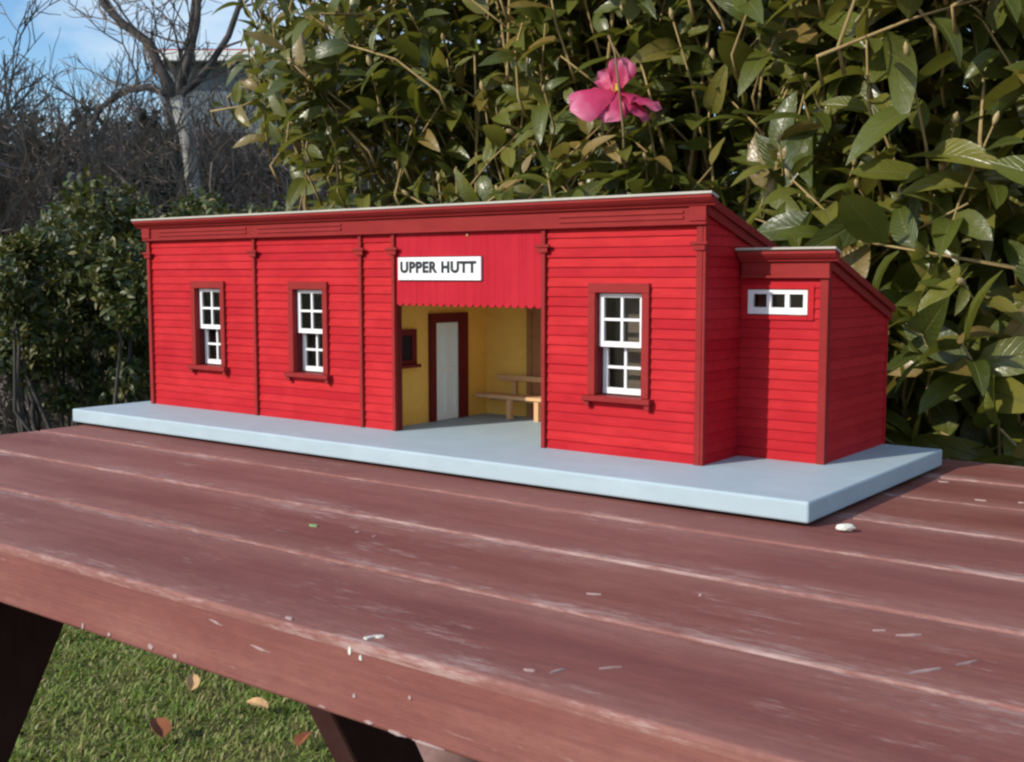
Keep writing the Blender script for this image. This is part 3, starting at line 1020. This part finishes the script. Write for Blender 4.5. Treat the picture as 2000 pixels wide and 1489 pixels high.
# ------------------------------------------------------------------ foliage tools
def leaf_template(L=1.0, W=0.21, curl=0.25, fold=0.10, st=6, tip=0.75, base=0.55, side=0.0, wave=0.0):
    """leaf along +y, face up +z, three columns; returns verts, quads, uv"""
    V, UV = [], []
    for i in range(st + 1):
        t = i / st
        w = W * (max(t, 0.001) ** base) * ((1 - t) ** tip) / (0.42 ** base * 0.58 ** tip)
        if i == 0: w = 0.012
        if i == st: w = 0.002
        y = L * (t - 0.10 * curl * t * t)
        z = -curl * L * t * t
        x = side * t * t
        for s in (-1, 0, 1):
            V.append((x + s * w, y, z + abs(s) * fold * w / W + wave * math.sin(t * 9 + s * 2) * abs(s)))
            UV.append((0.5 + 0.5 * s, t))
    F = []
    for i in range(st):
        for s in range(2):
            a = i * 3 + s
            F.append((a, a + 1, a + 4, a + 3))
    return np.array(V), np.array(F), np.array(UV)


LT = [leaf_template(curl=0.30, fold=0.08, side=0.06, wave=0.006), leaf_template(curl=0.50, fold=0.10, W=0.20, side=-0.08, wave=0.008), leaf_template(curl=0.14, fold=0.05, W=0.23, side=-0.03, wave=0.012), leaf_template(curl=0.70, fold=0.07, W=0.21, side=0.08, wave=0.008)]


def frames(d, n):
    """rotation matrices with columns x, y=d, z~n for arrays of directions"""
    d = d / np.linalg.norm(d, axis=1, keepdims=True)
    x = np.cross(d, n)
    x /= np.linalg.norm(x, axis=1, keepdims=True) + 1e-9
    z = np.cross(x, d)
    return np.stack([x, d, z], 2)


def scatter(pos, d, n, size, templates, mat, name):
    """one mesh of many leaves"""
    Rm = frames(d, n)
    Vs, Fs, Us, b = [], [], [], 0
    which = rng.integers(0, len(templates), len(pos))
    for k, (V, F, U) in enumerate(templates):
        idx = np.where(which == k)[0]
        if len(idx) == 0: continue
        P = np.einsum('nij,vj->nvi', Rm[idx], V) * size[idx][:, None, None] + pos[idx][:, None, :]
        Vs.append(P.reshape(-1, 3))
        Fs.append((F[None] + (np.arange(len(idx)) * len(V))[:, None, None] + b).reshape(-1, 4))
        Us.append(np.tile(U, (len(idx), 1)))
        b += len(idx) * len(V)
    return np_mesh(name, np.concatenate(Vs), np.concatenate(Fs), mat, np.concatenate(Us))


F_cam = np.array([-math.sin(0.6516) * math.cos(0.0933), math.cos(0.6516) * math.cos(0.0933), -math.sin(0.0933)])
R_cam = np.array([math.cos(0.6516), math.sin(0.6516), 0.0])
U_cam = np.cross(R_cam, F_cam)
CAMN = np.array(CAM)


def in_view(p, m=0.02):
    v = p - CAMN
    z = v @ F_cam
    a = (v @ R_cam) / z
    b = (v @ U_cam) / z
    return (np.abs(a) < 0.452 + m) & (np.abs(b) < 0.3365 + m)


LEAF_ME = []
for i, (V, F, U) in enumerate(LT):
    LEAF_ME.append(np_mesh('leaf', V, F, M['camellia'], U))


def camellia(label, cx, hx, yf, yd, zlo, zhi, n_tw, seed, leaf=0.098, thin=None, shoots=4):
    """camellia bush: leafy twigs spread through a deep crown, thickest near its sunny face (-y)"""
    global rng
    r = np.random.default_rng(seed)
    root = empty('camellia_bush', (cx, yf + yd * 0.45, GZ))
    tag(root, label, 'bush', 'camellia bushes behind the table')
    stems, twigs, buds = MB(), MB(), MB()
    for k in range(6):
        a = r.uniform(-1, 1); b = r.uniform(0.2, 0.8)
        p0 = np.array([cx + a * 0.06, yf + yd * 0.45 + r.uniform(-.05, .05), GZ - 0.03])
        p3 = np.array([cx + a * hx * 0.9, yf + b * yd, zhi * 0.9 + 0.1])
        pts = []
        for t in np.linspace(0, 1, 8):
            p = p0 * (1 - t) + p3 * t
            p[:2] += np.array([a * hx * 0.3, 0]) * math.sin(t * math.pi) * 0.6 + r.normal(0, 0.012, 2)
            pts.append(p)
        stems.tube(pts, np.linspace(0.016, 0.004, 8), 6)
    P, D, N, S = [], [], [], []
    for k in range(n_tw):
        u = r.random()
        depth = (r.random() ** 1.5) * yd
        z = r.uniform(zlo, zhi)
        x = cx + r.uniform(-1, 1) * hx
        bulge = 0.10 * math.sin(x * 9.0 + seed) + 0.07 * math.sin(z * 11.0 + x * 5)
        tip = np.array([x, yf + depth + bulge * 0.7, z])
        if thin is not None and not thin(tip, r): continue
        td = np.array([r.normal(0, 0.45), r.normal(-0.45, 0.35), abs(r.normal(0.65, 0.4)) + 0.05])
        td /= np.linalg.norm(td)
        tl = r.uniform(0.12, 0.24)
        nl = int(r.integers(6, 12))
        b0 = tip - td * tl
        mid = (b0 + tip) / 2 + r.normal(0, 0.008, 3)
        twigs.tube([b0 - np.array([0, -0.02, 0.03]), b0, mid, tip], [0.0030, 0.0026, 0.0021, 0.0013], 4)
        if r.random() < 0.45:
            bl = r.uniform(0.014, 0.024)
            buds.tube([tip - td * 0.002, tip + td * bl * 0.35, tip + td * bl * 0.7, tip + td * bl], [0.0014, bl * 0.24, bl * 0.2, 0.0006], 6)
        ph = r.uniform(0, 6.28)
        ax = np.cross(td, [0.3, 0.2, 1.0]); ax /= np.linalg.norm(ax)
        bx = np.cross(td, ax)
        for q in range(nl):
            t = 0.25 + 0.75 * q / (nl - 1)
            pos = b0 + (tip - b0) * t + (mid - (b0 + tip) / 2) * 4 * t * (1 - t) * 0.5
            ang = ph + q * 2.4
            rad = ax * math.cos(ang) + bx * math.sin(ang)
            d = td * (0.25 + 0.5 * t) + rad * 0.85 + np.array([0, -0.10, -0.10]) + r.normal(0, 0.12, 3)
            d /= np.linalg.norm(d)
            n = np.array([-0.10, -0.42, 0.85]) * 0.9 + td * 0.30 + r.normal(0, 0.50, 3)
            P.append(pos + rad * 0.004); D.append(d); N.append(n)
            S.append(leaf * r.uniform(0.48, 1.12) * (0.65 if t > 0.95 else 1))
    # long upright shoots standing proud of the face
    sh = MB()
    for k in range(shoots):
        x = cx + r.uniform(-0.9, 0.9) * hx
        z0 = r.uniform(max(zlo, 0.0), zhi - 0.35)
        y = yf + r.uniform(0.02, 0.14)
        ln = r.uniform(0.3, 0.55)
        dx = r.uniform(-0.25, 0.25)
        sh.tube([(x, y + 0.08, z0), (x + dx * ln * 0.3, y + 0.02, z0 + ln * 0.35), (x + dx * ln * 0.6 + 0.01, y, z0 + ln * 0.7), (x + dx * ln, y - 0.01, z0 + ln)], [0.0042, 0.0036, 0.0028, 0.0016], 6)
        # a side twig or two
        for _ in range(2):
            t = r.uniform(0.3, 0.8)
            bx0 = np.array([x + dx * ln * t, y + 0.01, z0 + ln * t])
            sh.tube([bx0, bx0 + np.array([r.uniform(-.1, .1), -0.02, r.uniform(.04, .1)])], [0.0024, 0.0012], 5)
    P, D, N, S = map(np.array, (P, D, N, S))
    n = N / np.linalg.norm(N, axis=1, keepdims=True)
    dist = np.linalg.norm(P - CAMN, axis=1)
    order = np.argsort(np.where(in_view(P) & (P[:, 2] > 0.0), dist, dist + 100))
    own, rest = order[:290], order[290:]
    fr = frames(D[own], n[own])
    for j, i in enumerate(own):
        mt = Matrix([list(row) for row in fr[j]])
        o = link_mesh('leaf', LEAF_ME[(i * 7 + seed) % 4], root, P[i], mt.to_euler(), (S[i],) * 3)
    save = rng
    rng = r
    me = scatter(P[rest], D[rest], n[rest], S[rest], LT, M['camellia'], 'foliage')
    rng = save
    o = link_mesh('foliage', me, root, (0, 0, 0)); o['kind'] = 'stuff'
    stems.build('stem', M['stem'], root, smooth=True, fix=False)
    o = twigs.build('twigs', M['shoot'], root, smooth=True, fix=False); o['kind'] = 'stuff'
    o = buds.build('buds', M['bud'], root, smooth=True, fix=False); o['kind'] = 'stuff'
    if shoots: sh.build('shoots', M['shoot'], root, smooth=True, fix=False)
    return root


def thin_left(p, r):
    # ragged left end, and a hollow low down where the fence shows through
    if p[0] < -0.62 and r.random() < 0.45: return False
    if p[2] < 0.47 and p[0] < -0.28: return r.random() < 0.18
    return True


def low_thin(p, r):
    return p[2] > 0.1 or r.random() < 0.25


camellia('camellia bush with the largest glossy leaves, filling the right edge behind the annex', 1.02, 0.36, 0.60, 0.85, -0.45, 0.95, 900, 3, 0.096, None, 4)
b2 = camellia('camellia bush with a pink flower, above the right half of the red roof', 0.46, 0.32, 0.72, 0.85, -0.2, 1.05, 900, 8, 0.082, low_thin, 5)
camellia('camellia bush with pale yellow upright shoots, above the middle of the red roof', -0.06, 0.30, 0.78, 0.85, -0.2, 1.1, 900, 14, 0.078, low_thin, 7)
camellia('camellia bush at the ragged left end of the row, next to the bare tree', -0.52, 0.24, 0.84, 0.8, -0.2, 1.12, 520, 21, 0.072, thin_left, 3)


# ---- the pink flower
def petal(cx, dirv, nrm, L, W, cup):
    st, cw = 9, 8
    V, UV, F = [], [], []
    for i in range(st + 1):
        t = i / st
        w = W * (0.22 + 0.78 * math.sin(min(1, t * 1.12) * math.pi * 0.5) ** 1.2) * (math.sqrt(max(0, 1 - ((t - 0.62) / 0.38) ** 2)) if t > 0.62 else 1)
        for k in range(cw + 1):
            s = (k / cw - 0.5) * 2
            V.append((s * max(w, 0.001), L * t, cup * (s * s * 0.35 * w / W + t * t * 0.5) * L))
            UV.append((k / cw, t))
    for i in range(st):
        for k in range(cw):
            a = i * (cw + 1) + k
            F.append((a, a + 1, a + cw + 2, a + cw + 1))
    fr = frames(np.array([dirv], float), np.array([nrm], float))[0]
    V = np.array(V)
    rim = np.array([max(abs(u[0] - 0.5) * 2, u[1]) for u in UV])
    V[:, 2] += rim ** 2 * 0.0032 * np.sin(V[:, 0] * 420 + 1.3 + L * 900) + rim ** 2 * 0.0026 * np.sin(V[:, 1] * 330 + V[:, 0] * 200)
    return V @ fr.T, np.array(F), np.array(UV)


FC = np.array([0.405, 0.665, 0.468])
fl = MB()
for k in range(14):
    a = k * 2.399
    q = np.array([math.cos(a) * 0.5, -0.1, 0.4 + 0.5 * math.sin(a)]) * 0.008
    fl.tube([FC + q * 0.3, FC + q * 1.6], [0.0008, 0.0011], 4)
flower = fl.build('flower', M['stamen'], b2, origin=FC)
tag(flower, 'pink camellia flower with drooping petals')
rt, up, tocam = R_cam, np.array([0, 0, 1.0]), -F_cam
for (a, b, c, fu, L, W, cup) in ((0.30, 1.0, 0.10, 0.0, 0.050, 0.024, 0.15), (-0.90, -0.28, 0.25, 0.55, 0.074, 0.036, -0.30), (-0.35, -0.80, 0.45, 0.35, 0.052, 0.030, -0.30),
                                 (0.95, -0.20, 0.15, 2.2, 0.074, 0.024, -0.30), (0.85, -0.48, 0.10, 2.0, 0.066, 0.022, -0.30), (-0.42, 0.62, -0.45, -0.2, 0.042, 0.016, 0.2), (0.35, -0.7, -0.3, 0.6, 0.04, 0.02, 0.2)):
    dv = rt * a + up * b + tocam * c
    nv_ = tocam * 0.9 + up * fu - rt * 0.20
    V, F, U = petal(FC, dv, nv_, L, W, cup)
    link_mesh('petal', np_mesh('petal', V, F, M['petal'], U), flower, FC)
# a dark stem crossing in front of it
MB().tube([FC + rt * 0.022 - tocam * 0.05 + up * -0.16, FC + rt * 0.010 + tocam * 0.02 + up * -0.06, FC + rt * 0.002 + tocam * 0.028 + up * 0.0, FC - rt * 0.003 + tocam * 0.018 + up * 0.05, FC - rt * 0.010 - tocam * 0.01 + up * 0.085], [0.0022, 0.0020, 0.0018, 0.0015, 0.0008], 6).build('stem', M['stem'], b2, smooth=True, fix=False)


# ------------------------------------------------------------------ small-leaved shrubs and hedge at the left
ST_T = [leaf_template(W=0.26, curl=0.2, fold=0.05, st=3), leaf_template(W=0.22, curl=0.4, fold=0.08, st=3)]


def shrub(name, label, cat, c, rad, n, lsize, mat, seed, group=None, flat=0.0, stems=9, stem_mat='twig', zmin=-1, lean=(0, 0)):
    """a rounded shrub of clumped small leaves on visible woody stems"""
    r = np.random.default_rng(seed)
    c = np.array(c, float); rad = np.array(rad, float)
    root = empty(name, (c[0], c[1], GZ))
    tag(root, label, cat, group)
    nc = 90
    cl = r.normal(0, 1, (nc, 3)); cl /= np.linalg.norm(cl, axis=1, keepdims=True)
    cl *= (r.random((nc, 1)) ** 0.35)
    cl = cl * rad * 0.92 + c
    cr = r.uniform(0.10, 0.24, nc) * rad.mean()
    w = r.integers(0, nc, n)
    off = r.normal(0, 1, (n, 3)); off /= np.linalg.norm(off, axis=1, keepdims=True)
    off *= (r.random((n, 1)) ** 0.45)
    P = cl[w] + off * cr[w][:, None]
    P = P[P[:, 2] > zmin]
    n = len(P)
    D = (P - c) / rad * 0.6 + r.normal(0, 0.6, (n, 3)) + [0, 0, 0.1]
    N = r.normal(0, 0.5, (n, 3)) + [0, -0.2, 1.0]
    S = lsize * r.uniform(0.6, 1.25, n)
    global rng
    save = rng; rng = r
    me = scatter(P, D, N, S, ST_T, mat, 'foliage')
    rng = save
    o = link_mesh('foliage', me, root, (0, 0, 0)); o['kind'] = 'stuff'
    m = MB()
    for k in range(stems):
        tgt = cl[r.integers(0, nc)]
        p0 = np.array([c[0] + r.normal(0, 0.07), c[1] + r.normal(0, 0.07), GZ - 0.02])
        pts = []
        for t in np.linspace(0, 1, 7):
            p = p0 * (1 - t) + tgt * t + r.normal(0, 0.02, 3)
            p[:2] += (tgt - p0)[:2] * 0.35 * math.sin(t * math.pi)
            pts.append(p)
        m.tube(pts, np.linspace(0.012, 0.003, 7), 5)
    m.build('stem', M[stem_mat], root, smooth=True, fix=False)
    return root


shrub('small_leaved_shrub', 'dark small-leaved evergreen shrub at the left edge beside the slab end', 'shrub', (-1.86, 1.15, 0.10), (0.46, 0.42, 0.36), 20000, 0.030, M['small_leaf'], 31, zmin=-0.22, stems=26, stem_mat='branch')
shrub('small_leaved_shrub', 'taller dark shrub half hidden by the left end of the red roof', 'shrub', (-2.05, 1.75, 0.10), (0.50, 0.42, 0.37), 13000, 0.030, M['small_leaf'], 32, zmin=-0.3, stems=14)
shrub('clipped_hedge', 'low sunlit green hedge just above the left half of the roof line', 'hedge', (-1.72, 2.35, 0.08), (0.95, 0.35, 0.50), 20000, 0.030, M['hedge_leaf'], 33, zmin=-0.4)


# ------------------------------------------------------------------ bare shrubs, dark evergreens, tree
def grow(m, p, d, L, rad, depth, r, spread=0.55, up=0.12, kids=(2, 4), wander=0.14, sides=4):
    n = 4
    pts = [p]
    for i in range(n):
        d = d + r.normal(0, wander, 3) + np.array([0, 0, up * 0.4])
        d = d / np.linalg.norm(d)
        pts.append(pts[-1] + d * L / n)
    m.tube(pts, np.linspace(rad, rad * 0.62, n + 1), sides, cap=False)
    if depth == 0: return
    for k in range(int(r.integers(kids[0], kids[1] + 1))):
        t = int(r.integers(2, n + 1))
        nd = d + r.normal(0, spread, 3) + np.array([0, 0, up])
        nd /= np.linalg.norm(nd)
        grow(m, pts[t], nd, L * r.uniform(0.5, 0.82), max(rad * 0.62, 0.0030), depth - 1, r, spread, up, kids, wander, 3)


def bare_shrub(label, x, y, h, seed, nst=9, depth=5, rad=0.022):
    r = np.random.default_rng(seed)
    root = empty('bare_shrub', (x, y, GZ))
    tag(root, label, 'shrub', 'leafless shrubs in front of the fence')
    m = MB(); s = MB()
    for k in range(nst):
        a = r.uniform(0, 6.28)
        d = np.array([math.cos(a) * 0.45, math.sin(a) * 0.45, 1.0])
        tgt = m if k else s
        grow(m, np.array([x + math.cos(a) * 0.06, y + math.sin(a) * 0.06, GZ - 0.02]), d / np.linalg.norm(d), h * 0.42, rad, depth, r, 0.5, 0.10)
        s.tube([(x + math.cos(a) * 0.06, y + math.sin(a) * 0.06, GZ - 0.03), (x + math.cos(a) * 0.10, y + math.sin(a) * 0.10, GZ + 0.25)], [rad * 1.3, rad * 1.05], 6)
    m.build('branches', M['twig'], root, fix=False)
    s.build('stem', M['branch'], root, fix=False, smooth=True)


bare_shrub('grey leafless shrub at the far left under the open sky', -4.75, 2.25, 2.35, 41, 12)
bare_shrub('grey leafless shrub with a tall forked top, left of the bare tree', -4.62, 2.55, 2.3, 42, 9)
bare_shrub('low tangled leafless shrub between the dark shrub and the bare tree', -4.35, 2.15, 1.75, 43, 8)
bare_shrub('leafless shrub right of the grey trunk, in front of the pale house', -4.95, 4.55, 2.5, 45, 12)
bare_shrub('thin grey leafless shrub close behind the bare tree, against the sky', -5.6, 3.9, 2.7, 46, 10)
bare_shrub('short grey tangle of twigs between the dark shrub and the slab end', -2.6, 1.35, 0.95, 44, 9, 4, 0.010)

dk = 'dark evergreens behind the leafless shrubs'
shrub('dark_evergreen', 'dark evergreen at the far left edge behind the leafless shrubs', 'shrub', (-6.1, 3.0, 0.32), (1.0, 0.8, 1.05), 15000, 0.07, M['dark_leaf'], 51, dk, stem_mat='branch')
shrub('dark_evergreen', 'dark evergreen filling the gap left of the grey trunk', 'shrub', (-5.5, 3.85, 0.28), (0.85, 0.7, 1.02), 13000, 0.065, M['dark_leaf'], 52, dk, stem_mat='branch')
shrub('dark_evergreen', 'tall dark evergreen far back, its top against the sky at left', 'shrub', (-8.3, 4.7, 0.60), (1.5, 1.0, 1.25), 11000, 0.09, M['dark_leaf'], 53, dk, stem_mat='branch')


def bare_tree():
    r = np.random.default_rng(61)
    root = empty('bare_tree', (-4.5, 3.65, GZ))
    tag(root, 'leafless grey-trunked tree forking against the sky at upper left', 'tree')
    t = MB()
    fork = np.array([-4.63, 3.60, 1.28])
    t.tube([(-4.48, 3.66, GZ - 0.05), (-4.50, 3.65, -0.2), (-4.52, 3.63, 0.69), (-4.57, 3.62, 1.04), fork], [0.075, 0.055, 0.046, 0.044, 0.046], 10)
    t.build('trunk', M['trunk'], root, smooth=True, fix=False)
    b = MB(); tw = MB()

    def limb(pts, r0, r1, tn, L):
        pts = [np.array(p, float) for p in pts]
        b.tube(pts, np.linspace(r0, r1, len(pts)), 7)
        for k in range(tn):
            i = int(r.integers(1, len(pts)))
            f = r.random()
            p = pts[i - 1] * (1 - f) + pts[i] * f
            d = (pts[i] - pts[i - 1]); d /= np.linalg.norm(d)
            nd = d * 0.5 + r.normal(0, 0.6, 3) + [0, 0, 0.45]
            nd /= np.linalg.norm(nd)
            grow(tw, p, nd, L * r.uniform(0.5, 1.0), 0.010, 3, r, 0.5, 0.08, (2, 3), 0.12, 3)
        e = pts[-1]; d = pts[-1] - pts[-2]; d /= np.linalg.norm(d)
        grow(b, e, d, L * 1.1, r1, 3, r, 0.45, 0.10, (2, 3), 0.12, 4)
    limb([fork, (-4.72, 3.55, 1.45), (-4.79, 3.52, 1.62), (-4.93, 3.43, 1.74), (-5.03, 3.37, 1.86), (-5.07, 3.34, 2.05)], 0.036, 0.022, 7, 0.42)
    limb([fork, (-4.60, 3.66, 1.5), (-4.55, 3.70, 1.75), (-4.56, 3.74, 2.1)], 0.034, 0.02, 7, 0.45)
    limb([fork, (-4.50, 3.70, 1.42), (-4.40, 3.82, 1.66), (-4.33, 3.90, 1.95), (-4.2, 4.0, 2.1)], 0.026, 0.014, 6, 0.4)
    limb([fork, (-4.78, 3.50, 1.35), (-4.92, 3.42, 1.33), (-5.04, 3.33, 1.22), (-5.10, 3.27, 1.05)], 0.026, 0.016, 5, 0.35)
    limb([fork, (-4.66, 3.72, 1.6), (-4.70, 3.8, 1.9), (-4.72, 3.85, 2.15)], 0.028, 0.016, 6, 0.42)
    b.build('limb', M['branch'], root, smooth=True, fix=False)
    tw.build('twigs', M['twig'], root, fix=False)['kind'] = 'stuff'


bare_tree()

# ------------------------------------------------------------------ paling fence and house far behind
FD = np.array([math.cos(0.6516), math.sin(0.6516)])          # the fence runs along this direction
FN = np.array([-FD[1], FD[0]])
f0 = np.array([-6.0, 5.1])
fence = empty('paling_fence', (f0[0], f0[1], GZ))
tag(fence, 'dark upright paling fence in the shade behind the bare tree', 'fence')
frot = (0, 0, 0.6516)


def fbox(name, mat, parent, s0, s1, n0, n1, z0, z1, base=f0, me_cache={}):
    c = base + FD * (s0 + s1) / 2 + FN * (n0 + n1) / 2
    o = MB().box(-(s1 - s0) / 2, (s1 - s0) / 2, -(n1 - n0) / 2, (n1 - n0) / 2, 0, z1 - z0).build(name, mat, parent, origin=(0, 0, 0))
    w = Vector((c[0], c[1], z0))
    o.location = w - (WL[parent] if parent else Vector((0, 0, 0)))
    WL[o] = w
    o.rotation_euler = frot
    return o


pal = None
for k in range(26):
    s = -0.95 + k * 0.108
    zt = 1.33 + random.uniform(-0.012, 0.012)
    if pal is None:
        pal = fbox('paling', M['fence'], fence, s, s + 0.1, 0, 0.02, GZ, zt)
    else:
        c = f0 + FD * (s + 0.05) + FN * 0.01
        o = link_mesh('paling', pal.data, fence, (c[0], c[1], GZ), frot, (1, 1, (zt - GZ) / 2.08))
for z in (-0.3, 1.0): fbox('rail', M['fence'], fence, -0.95, 1.85, 0.022, 0.07, z, z + 0.09)

h0 = np.array([-10.2, 8.4])
house = empty('house', (h0[0], h0[1], GZ))
tag(house, 'grey house with a white gutter glimpsed between the bare tree and the bushes', 'house')
fbox('wall', M['house_wall'], house, -0.8, 6.0, 0.25, 4.5, GZ, 2.86, h0)
fbox('gutter', M['house_white'], house, -0.9, 6.2, -0.05, 0.06, 2.83, 2.95, h0)
fbox('soffit', M['house_white'], house, -0.9, 6.2, 0.062, 0.25, 2.86, 2.90, h0)
rm = MB().prism([(0.0, 2.955), (2.4, 3.08), (4.8, 2.955)], 'x', -0.95, 6.25)
o = rm.build('roof', M['house_roof'], house, origin=(0, 0, 0))
o.location = Vector((h0[0], h0[1], 0)) - WL[house]
o.rotation_euler = frot
# neighbour's lower wing with a pale wall and red trim
h1 = np.array([-11.6, 8.2])
wing = empty('garage', (h1[0], h1[1], GZ))
tag(wing, 'grey outbuilding with white fascia and thin red roof edge behind the bare tree', 'garage')
fbox('wall', M['house_wall'], wing, 0.25, 1.4, 0.1, 3.0, GZ, 3.05, h1)
fbox('fascia', M['house_white'], wing, 0.2, 1.45, 0.0, 0.098, 2.80, 2.99, h1)
fbox('roof', M['house_red'], wing, 0.15, 1.5, -0.05, 3.2, 3.052, 3.10, h1)

# ------------------------------------------------------------------ things lying on the lawn
def fallen_leaf(label, x, y, size, mat, rot, curl):
    V, F, U = leaf_template(1.0, 0.30, curl, 0.14, 6, 0.7, 0.5, 0.1, 0.02)
    bm = bmesh.new()
    vs_ = [bm.verts.new(tuple(v * size)) for v in V]
    for f in F: bm.faces.new([vs_[i] for i in f])
    bm.normal_update()
    bmesh.ops.solidify(bm, geom=bm.faces[:], thickness=0.0008)
    me = bpy.data.meshes.new('fallen_leaf'); bm.to_mesh(me); bm.free()
    me.materials.append(mat)
    o = link_mesh('fallen_leaf', me, None, (x, y, GZ + 0.022), rot)
    tag(o, label, 'leaf', 'fallen leaves on the lawn')


fallen_leaf('pale orange curled fallen leaf, highest of the four leaves on the grass', -0.715, 0.70, 0.050, M['leaf_orange'], (R(52), R(14), R(60)), 0.45)
fallen_leaf('pale tan-orange fallen leaf lying flat right of the curled orange leaf', -0.50, 0.735, 0.05, M['leaf_orange'], (R(24), R(-10), R(120)), 0.2)
fallen_leaf('red-brown fallen leaf on the grass left of both orange leaves', -0.545, 0.505, 0.07, M['leaf_brown'], (R(26), R(6), R(75)), 0.2)
fallen_leaf('small red-brown fallen leaf on the grass beside the right table leg', -0.30, 0.640, 0.05, M['leaf_brown'], (R(24), R(-8), R(20)), 0.2)

bm = bmesh.new()
bmesh.ops.create_icosphere(bm, subdivisions=3, radius=1)
for v in bm.verts:
    v.co *= 1 + 0.07 * math.sin(v.co.x * 5 + 1) * math.cos(v.co.z * 4)
    v.co.x *= 0.13; v.co.y *= 0.10; v.co.z *= 0.085
me = bpy.data.meshes.new('edging_stone'); bm.to_mesh(me); bm.free()
me.polygons.foreach_set('use_smooth', [True] * len(me.polygons))
me.materials.append(M['stone'])
o = link_mesh('edging_stone', me, None, (-0.03, 0.735, GZ + 0.03))
tag(o, 'rounded pinkish stone on the ground showing below the front table edge', 'stone')
